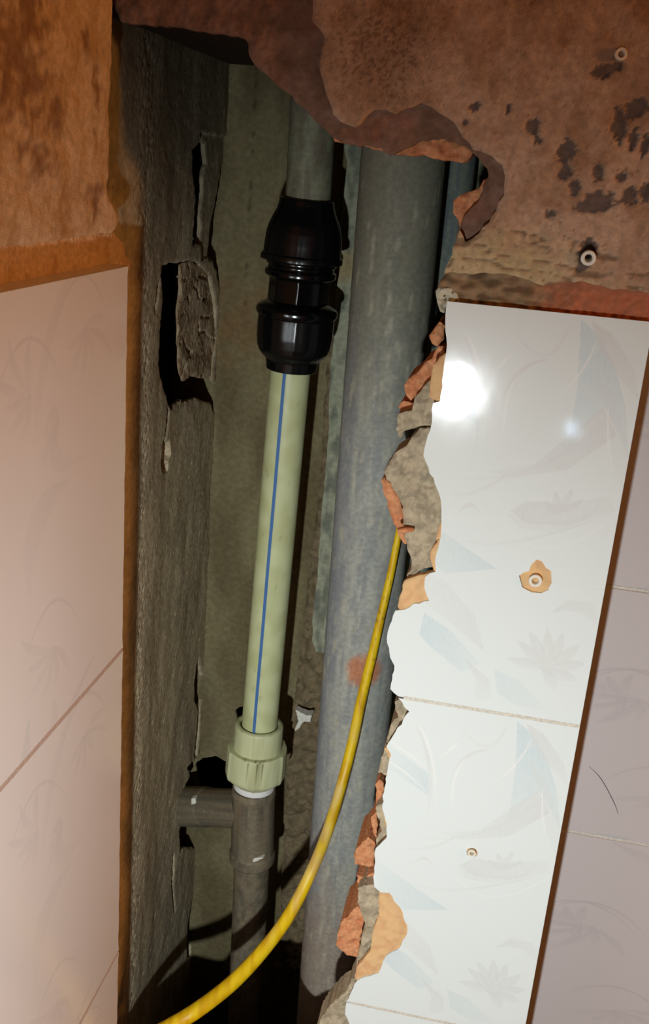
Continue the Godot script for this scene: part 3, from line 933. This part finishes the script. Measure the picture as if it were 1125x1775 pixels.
	# ---- the unbroken foot of the opening
	shard("mortar", -0.006, [120, 1814, 206, 1822, 240, 1832, 273, 1838, 316, 1846, 345, 1828, 387, 1806, 420, 1800, 445, 1800, 480, 1812, 509, 1836, 540, 1820, 560, 1826, 572, 1812, 600, 1792, 640, 1780, 640, 2050, 120, 2050], 0.014, lumpy, func(p): return c8(158, 132, 112).lerp(c8(130, 106, 90), ss(-0.3, 0.4, fb(p, 0.02, 85.0))), M.mortar, w, 0.0025, 0.0025)
	box("masonry", Vector3(-0.33, 0.0, -0.06), Vector3(0.0, 0.70, -0.012), M.dark_rubble, w)


func ring(c: Vector2, r: float, n: int) -> PackedVector2Array:
	var p := PackedVector2Array()
	for i in n: p.append(c + Vector2.from_angle(TAU * i / n) * r * (1.0 + 0.12 * fb(Vector2(i, r * 1000.0), 2.0)))
	return p


func with_hole(poly: PackedVector2Array, hole: PackedVector2Array) -> PackedVector2Array:   # opens a hole through a hairline slit to the right edge
	var h := jag(hole, 0.0025, 0.0004, 3.0)
	var area := 0.0
	for i in h.size(): area += h[i].cross(h[(i + 1) % h.size()])
	var pa := 0.0
	for i in poly.size(): pa += poly[i].cross(poly[(i + 1) % poly.size()])
	if area * pa > 0.0: h.reverse()
	var k := 0
	for i in h.size():
		if h[i].x > h[k].x: k = i
	var r := PackedVector2Array([poly[0]])
	r.append(Vector2(poly[0].x, h[k].y - 0.00001))
	for i in h.size(): r.append(h[(k + i) % h.size()])
	r.append(h[k] + Vector2(0.0, 0.00002))
	r.append(Vector2(poly[0].x, h[k].y + 0.00002))
	r.append_array(poly.slice(1))
	return r


func recess_wall() -> void:
	var z := -0.115
	var first := at(1065, 1020, z).y
	var pitch := first - at(985, 1443, z).y
	var w := thing("wall_recess", Vector3(0.7, 0, z), "set-back right wall with greyish swirl-printed tiles", "", "structure")
	box("masonry", Vector3(0.0925, 0, -0.42), Vector3(3.0, 2.6, z - 0.010), M.rough_wall, w)
	var f := front(z)
	for i in 2:
		for k in 6:
			var y1 := first + (1 - k) * pitch
			var x0 := 0.0945 + i * 0.30
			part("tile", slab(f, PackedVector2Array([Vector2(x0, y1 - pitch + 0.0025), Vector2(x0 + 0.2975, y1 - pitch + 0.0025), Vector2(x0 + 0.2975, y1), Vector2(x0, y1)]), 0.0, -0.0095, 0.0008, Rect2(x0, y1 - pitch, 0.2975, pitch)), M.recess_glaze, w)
	part("grout", slab(f, PackedVector2Array([Vector2(0.094, first - 4.98 * pitch), Vector2(0.694, first - 4.98 * pitch), Vector2(0.694, first + 0.99 * pitch), Vector2(0.094, first + 0.99 * pitch)]), -0.0010, -0.0099, 0.0002), M.grout, w)
	var crack := tube([at(1021, 1328, z + 0.0001), at(1042, 1350, z + 0.0001), at(1064, 1390, z + 0.0001), at(1072, 1412, z + 0.0001)], [0.0001, 0.0003, 0.0003, 0.0001], 6, 6)
	part("crack", crack, M.dark_rubble, w)


func flat_prof(n: int, r: float) -> Array:
	var a := []
	for i in n + 1: a.append([float(i) / n, r])
	return a


func pipes() -> void:
	# ---- the big drain
	var z := -0.195
	var r := 0.0370
	var top := at(708, 190, z)
	var low := at(556, 1760, z)
	var mid := at(648, 830, z)
	var c0 := at(662, 700, z) 
	var drain := thing("drain_pipe", Vector3(low.x, 0.46, z), "thick weathered grey drain pipe running the height of the opened shaft", "pipe")
	var dir := (at(620, 1200, z) - at(690, 400, z)).normalized()
	var p1 := c0 + dir * 0.95
	var p0 := c0 - dir * 0.40
	var rust := at(632, 1165, z + r)
	var marks := [[at(655, 900, z + r), 0.03], [at(625, 1090, z + r), 0.022], [at(590, 1250, z + r), 0.03], [at(620, 1330, z + r), 0.03]]
	var tint := func(p: Vector3, a: float) -> Color:
		var q := Vector2(a * r, p.y)
		var c := c8(174, 174, 162).lerp(c8(150, 152, 148), ss(-0.35, 0.45, fb(Vector2(q.x, q.y * 0.2), 0.012, 91.0) + 0.4 * fb(q, 0.004, 92.0)))
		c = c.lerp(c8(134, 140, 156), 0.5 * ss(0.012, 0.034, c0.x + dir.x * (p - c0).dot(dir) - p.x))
		for m in marks:
			c = c.lerp(c8(190, 180, 146), 0.55 * ss(0.0, 0.5, fb(q, 0.006, 93.0)) * ss(m[1], 0.0, p.distance_to(m[0])))
		c = c.lerp(c8(196, 122, 78), 0.85 * ss(0.021, 0.014, p.distance_to(rust) + 0.003 * fb(q, 0.006, 94.0)))
		c = c.lerp(c8(170, 146, 124), 0.7 * ss(0.92, 0.76, p.y + 0.04 * fb(q, 0.03, 95.0)))
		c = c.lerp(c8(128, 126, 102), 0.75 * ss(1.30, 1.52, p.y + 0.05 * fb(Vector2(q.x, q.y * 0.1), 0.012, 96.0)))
		return c.lerp(c8(200, 196, 168), 0.5 * ss(0.35, 0.6, fb(Vector2(q.x, q.y * 0.12), 0.005, 97.0)))
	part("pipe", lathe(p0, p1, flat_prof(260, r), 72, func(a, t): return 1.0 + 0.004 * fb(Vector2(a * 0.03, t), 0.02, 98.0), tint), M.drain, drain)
	# ---- a second one behind it
	var bz := -0.262
	var b0 := at(800, 230, bz)
	var b1 := at(752, 700, bz)
	var bd := (b1 - b0).normalized()
	var second := thing("service_pipe", Vector3(b1.x, 0.46, bz), "narrow grey-green pipe half hidden behind the thick drain pipe", "pipe")
	part("pipe", lathe(b0 - bd * 0.12, b0 + bd * 1.2, flat_prof(80, 0.016), 40, null, func(p, a): return c8(128, 134, 118).lerp(c8(104, 112, 112), ss(-0.3, 0.4, fb(Vector2(a * 0.02, p.y * 0.2), 0.008, 99.0)))), M.drain, second)
	# ---- upper supply pipe
	var uz := -0.22
	var u0 := at(545, 150, uz)
	var u1 := at(534, 345, uz)
	var ud := (u1 - u0).normalized()
	var ur := span(535, 330, uz, 39.5)
	var upper := thing("supply_pipe", u1, "dull olive-grey pipe coming down into the black coupling", "pipe")
	part("pipe", lathe(u0 - ud * 0.10, u1 + ud * 0.03, flat_prof(80, ur), 56, null, func(p, a): return c8(146, 148, 122).lerp(c8(122, 118, 98), ss(-0.4, 0.5, fb(Vector2(a * 0.02, p.y * 0.3), 0.012, 101.0))).lerp(c8(120, 104, 84), 0.5 * ss(0.3, 0.6, fb(Vector2(a * 0.02, p.y), 0.008, 102.0)))), M.dusty_pipe, upper)
	# ---- light green pipe
	var g0 := at(504, 636, uz)
	var g1 := at(449, 1264, uz)
	var gr := span(480, 900, uz, 33.0)
	var green := thing("water_pipe", g1, "pale green plastic water pipe with a thin blue stripe", "pipe")
	part("pipe", lathe(g0, g1, flat_prof(90, gr), 56, null, func(p, a): return c8(205, 208, 160).lerp(c8(192, 194, 142), ss(-0.4, 0.5, fb(Vector2(a * 0.02, p.y), 0.03, 103.0))).lerp(c8(140, 128, 84), 0.4 * ss(0.55, 0.7, fb(Vector2(a * 0.02, p.y), 0.004, 104.0)))), M.ppr, green)
	var sv := PackedVector3Array()
	var si := PackedInt32Array()
	var sn := PackedVector3Array()
	var ax := (g1 - g0).normalized()
	var ex := (Vector3(0, 0, 1) - ax * ax.z).normalized()
	var ey := ax.cross(ex)
	if ey.x > 0.0: ey = -ey
	for j in 41:
		for i in 5:
			var a := 0.07 + 0.10 * (i - 2) * 0.5 + 0.004 * sin(j * 0.4)
			var o := ex * cos(a) + ey * sin(a)
			sv.append(g0.lerp(g1, 0.002 + 0.99 * j / 40.0) + o * (gr + 0.00025 * (1.0 if i > 0 and i < 4 else -0.4)))
			sn.append(o)
	for j in 40:
		for i in 4:
			var a := j * 5 + i
			si.append_array([a, a + 5, a + 6, a, a + 6, a + 1])
	part("blue_stripe", finish(sv, si, PackedColorArray(), PackedVector2Array(), sn), M.blue_line, green, "thin blue line printed down the pipe")


func fittings() -> void:
	var z := -0.22
	# ---- black compression coupling
	var a0 := at(533, 345, z)
	var a1 := at(505, 640, z)
	var ln := a0.distance_to(a1)
	var up := func(y: float) -> float: return (y - 345.0) / 295.0
	var px := func(y: float, r: float) -> float: return span(lerpf(533, 505, (y - 345.0) / 295.0), y, z, r)
	var prof := func(a: Array) -> Array:
		var o := []
		for i in range(0, a.size(), 2): o.append([up.call(a[i]), px.call(a[i], a[i + 1])])
		return o
	var coupling := thing("compression_coupling", a1, "glossy black plastic compression coupling joining olive and pale green pipes", "pipe coupling")
	var ribbed := func(a: float, t: float) -> float:
		var k := pow(maxf(0.0, cos(a * 10.0 + 0.9)), 6.0)
		return 1.0 + 0.014 * k
	var ribbed_low := func(a: float, t: float) -> float:
		return 1.0 + 0.014 * pow(maxf(0.0, cos(a * 10.0 + 2.2)), 6.0)
	part("nut", lathe(a0, a1, crisp(prof.call([348, 40, 345, 43, 346, 47, 356, 48.5, 366, 52, 376, 57, 388, 62, 402, 65.5, 420, 67, 438, 67.5, 439, 71, 449, 71.5, 450, 62, 454, 58]), 0.0007, ln), 160, ribbed), M.black_nut, coupling)
	part("nut", lathe(a0, a1, crisp(prof.call([540, 58, 545, 66, 546, 66.5, 560, 66.5, 580, 66, 596, 64, 606, 60.5, 614, 54, 620, 48, 624, 46, 638, 44, 641, 43, 641, 36]), 0.0007, ln), 160, ribbed_low), M.black_nut, coupling)
	var hexed := func(a: float, t: float) -> float:
		var k := fposmod(a + 0.18, TAU / 8.0) - TAU / 16.0
		return lerpf(1.0, cos(TAU / 16.0) / cos(k), 0.9)
	part("body", lathe(a0, a1, crisp(prof.call([478, 50, 480, 54, 484, 53, 518, 53, 524, 54, 526, 50]), 0.0006, ln), 160, hexed), M.black_plastic, coupling)
	part("thread_ring", lathe(a0, a1, crisp(prof.call([447, 56, 449, 61, 455, 61, 457, 57.5, 463, 57.5, 465, 62, 474, 62, 477, 58, 482, 48]), 0.0006, ln), 96), M.black_plastic, coupling)
	part("collar", lathe(a0, a1, crisp(prof.call([518, 50, 521, 58, 526, 66, 530, 70.5, 536, 71.5, 542, 70, 546, 66, 547, 58]), 0.0012, ln), 96), M.black_plastic, coupling)
	# ---- pale green union at the foot of the green pipe
	var b0 := at(450, 1248, z)
	var b1 := at(439, 1380, z)
	var bl := b0.distance_to(b1)
	var r1 := span(446, 1290, z, 1.0)
	var union := thing("pipe_adapter", b1, "pale green adapter with a ribbed nut and dirt smears, screwed into the tee", "pipe fitting")
	var smear := at(441, 1326, z + 50 * r1)
	var green := func(p: Vector3, a: float) -> Color:
		var c := c8(206, 208, 162).lerp(c8(190, 190, 144), ss(-0.3, 0.5, fb(Vector2(a * 0.03, p.y), 0.012, 111.0)))
		return c.lerp(c8(84, 72, 50), 0.85 * ss(0.15, 0.4, fb(Vector2(p.x, p.y), 0.0042, 112.0) + 0.5 * fb(Vector2(p.x, p.y), 0.0018, 113.0)) * ss(0.018, 0.010, Vector2(p.x - smear.x, (p.y - smear.y) * 2.2).length()))
	var bp := func(a: Array) -> Array:
		var o := []
		for i in range(0, a.size(), 2): o.append([a[i], a[i + 1] * r1])
		return o
	part("socket", lathe(b0, b1, crisp(bp.call([0.06, 32.0, 0.04, 35.0, 0.05, 40.5, 0.07, 42.0, 0.45, 42.5, 0.50, 42.5]), 0.0006, bl), 72, null, green), M.ppr, union)
	var lug := func(a: float, t: float) -> float: return 1.0 + 0.035 * pow(maxf(0.0, cos(a * 6.0 + 1.1)), 10.0)
	part("nut", lathe(b0, b1, crisp(bp.call([0.34, 41.0, 0.335, 50.0, 0.35, 52.0, 0.66, 52.5, 0.70, 51.0, 0.76, 40.0, 0.80, 35.5, 0.80, 30.0]), 0.0007, bl), 144, lug, green), M.ppr, union)
	part("thread_tape", lathe(b0, b1, crisp(bp.call([0.74, 33.0, 0.76, 36.5, 0.86, 36.5, 0.872, 35.0, 0.872, 32.0]), 0.0006, bl), 64, func(a, t): return 1.0 + 0.012 * fb(Vector2(a, t * 4.0), 0.4, 114.0)), M.tape, union, "white sealing tape wound on the thread")
	# ---- dirty tee and the pipe below
	var t0 := at(440, 1364, z)
	var t1 := at(437, 1492, z)
	var tl := t0.distance_to(t1)
	var r2 := span(438, 1430, z, 1.0)
	var dirt := func(p: Vector3, a: float) -> Color:
		var q := Vector2(a * 0.02, p.y)
		return c8(134, 122, 100).lerp(c8(104, 96, 80), ss(-0.4, 0.5, fb(q, 0.012, 115.0) + 0.4 * fb(q, 0.004, 116.0))).lerp(c8(150, 126, 96), 0.4 * ss(0.0, 0.5, fb(q, 0.02, 117.0)))
	var tee := thing("pipe_tee", t1, "dust-caked grey tee below the pale green adapter, its branch going left", "pipe fitting")
	part("body", lathe(t0, t1, crisp([[0.0, 33.0 * r2], [0.0, 36.5 * r2], [0.06, 38.5 * r2], [0.14, 37.0 * r2], [0.84, 37.5 * r2], [0.86, 40.0 * r2], [0.97, 40.0 * r2], [1.0, 37.0 * r2], [1.0, 31.0 * r2]], 0.0007, tl), 72, func(a, t): return 1.0 + 0.012 * fb(Vector2(a, t * 3.0), 0.6, 118.0), dirt), M.dusty_pipe, tee)
	var br0 := at(438, 1402, z)
	var bh := hit(side(SIDE_X), 318, 1398)
	var br1 := Vector3(SIDE_X - 0.004, bh.y, -bh.x)
	part("branch", lathe(br0, br1, crisp([[0.0, 33.0 * r2], [0.6, 33.5 * r2], [0.61, 35.5 * r2], [1.0, 35.5 * r2]], 0.0007, 0.1), 56, func(a, t): return 1.0 + 0.02 * fb(Vector2(a, t * 3.0), 0.5, 119.0), dirt), M.dusty_pipe, tee)
	for k in [[[331, 1386, 337, 1384, 340, 1395, 338, 1415, 331, 1416], lerpf(br0.z, br1.z, 0.75) + 33.5 * r2], [[353, 1406, 360, 1408, 363, 1422, 356, 1424], lerpf(br0.z, br1.z, 0.56) + 35.5 * r2], [[431, 1489, 457, 1487, 447, 1493, 436, 1496], z + 36.0 * r2]]:
		var f := front(k[1])
		part("plaster_fleck", relief(f, jag(outline(f, k[0]), 0.002, 0.0004, k[1]), 0.0009, func(p): return lumps(p, 0.001, 0.0006, 3.0), func(_p): return Color.WHITE, 0.008, 0.0006), M.white_chip, tee, "white plaster fleck")
	var l0 := at(437, 1490, z)
	var l1 := at(429, 1660, z)
	var ld := (l1 - l0).normalized()
	var lower := thing("riser_pipe", Vector3(l1.x, 0.46, z), "dusty grey pipe rising from the dark shaft bottom into the tee", "pipe")
	part("pipe", lathe(l0 - ld * 0.01, l0 + ld * 0.55, flat_prof(80, 31.0 * r2), 56, null, dirt), M.dusty_pipe, lower)


func hose() -> void:
	var pts := []
	var rad := []
	for k in [[712, 830, -0.158, 5.5], [700, 880, -0.158, 5.6], [690, 930, -0.157, 6.0], [676, 1000, -0.154, 6.6], [660, 1070, -0.150, 7.3], [644, 1140, -0.146, 8.2], [627, 1210, -0.140, 8.8], [610, 1290, -0.132, 9.0], [592, 1360, -0.118, 9.2], [568, 1440, -0.090, 9.7], [540, 1510, -0.062, 10.2], [500, 1588, -0.045, 11.0], [452, 1652, -0.043, 12.0], [400, 1706, -0.041, 13.0], [340, 1752, -0.036, 13.6], [290, 1782, -0.018, 13.9], [245, 1806, 0.004, 14.0], [208, 1838, 0.022, 14.2], [192, 1885, 0.030, 14.4], [196, 1960, 0.033, 14.4], [206, 2060, 0.034, 14.4]]:
		pts.append(at(k[0], k[1], k[2]))
		rad.append(span(k[0], k[1], k[2], k[3]))
	var tint := func(p: Vector3, t: float) -> Color:
		var q := Vector2(t * 0.6, p.x * 2.0)
		var c := c8(226, 190, 22).lerp(c8(206, 160, 20), ss(-0.3, 0.5, fb(q, 0.02, 121.0)))
		c = c.lerp(c8(120, 92, 40), 0.7 * ss(0.3, 0.6, fb(Vector2(p.y, p.x), 0.004, 122.0)) * (1.0 - ss(0.2, 0.45, t) + ss(0.72, 0.85, t)))
		return c.lerp(c8(210, 186, 140), 0.5 * ss(0.0, 0.4, fb(q, 0.05, 123.0)) * ss(0.3, 0.4, t) * ss(0.6, 0.5, t))
	var h := part("yellow_hose", tube(pts, rad, 24, 14, tint), M.yellow, self)
	tag(h, "yellow hose curving out of the shaft across the grey drain pipe", "hose")


func plug(u: float, v: float, z: float, r: float, tilt: Vector3, label: String) -> void:
	var p := at(u, v, z)
	var k := span(u, v, z, 1.0) * r
	var o := thing("wall_plug", p, label, "wall plug", "", "white plastic wall plugs left in the wall")
	var d := (Vector3(0, 0, 1) + tilt).normalized()
	part("sleeve", lathe(p - d * 0.034, p + d * 0.002, crisp([[0.0, k * 0.72], [0.93, k * 0.8], [0.945, k], [1.0, k * 0.95], [1.0, k * 0.56], [0.96, k * 0.46], [0.03, k * 0.40], [0.03, 0.0001]], 0.0003, 0.036), 36, func(a, t): return 1.0 + 0.012 * cos(a * 3.0), null, Vector3(0, 1, 0)), M.plug, o)


func plugs() -> void:
	plug(1076, 94, 0.0025, 11.0, Vector3(0.1, 0.1, 0), "dull plug in the salmon plaster by the top edge, over a scraped chip")
	plug(1020, 447, 0.0025, 13.5, Vector3(0.0, -0.1, 0), "round plug in a dark pit low in the plaster above the tiles")
	plug(928, 1006, 0.0005, 12.0, Vector3(0.05, 0.0, 0), "plug in a chipped tan patch of the topmost white tile")
	plug(818, 1478, 0.0005, 7.5, Vector3(0.0, 0.0, 0), "small plug flush in the middle white tile, without a chipped patch")


func lamp() -> void:
	var p := Vector3(2.40, 1.90, 0.67)
	var o := thing("floor_lamp", Vector3(2.40, 0.0, 0.49), "round warm globe on a thin metal post standing at the right", "lamp")
	part("post", lathe(Vector3(2.40, 0.0, 0.49), Vector3(2.40, 2.0, 0.49), crisp([[0.0, 0.0001], [0.0, 0.12], [0.012, 0.12], [0.014, 0.015], [1.0, 0.015], [1.0, 0.0001]], 0.001, 2.0), 24), M.metal, o)
	part("bracket", lathe(Vector3(2.40, 1.90, 0.489), Vector3(2.40, 1.90, 0.57), crisp([[0.0, 0.045], [0.05, 0.045], [0.07, 0.012], [0.8, 0.012], [0.82, 0.02], [1.0, 0.02]], 0.001, 0.1), 32), M.metal, o)
	var prof := []
	for i in 17:
		var t := i / 16.0
		prof.append([t, 0.004 + 0.118 * sin(PI * pow(t, 0.85))])
	part("bulb", lathe(Vector3(2.40, 1.90, 0.55), Vector3(2.40, 1.90, 0.79), prof, 32), M.bulb, o)
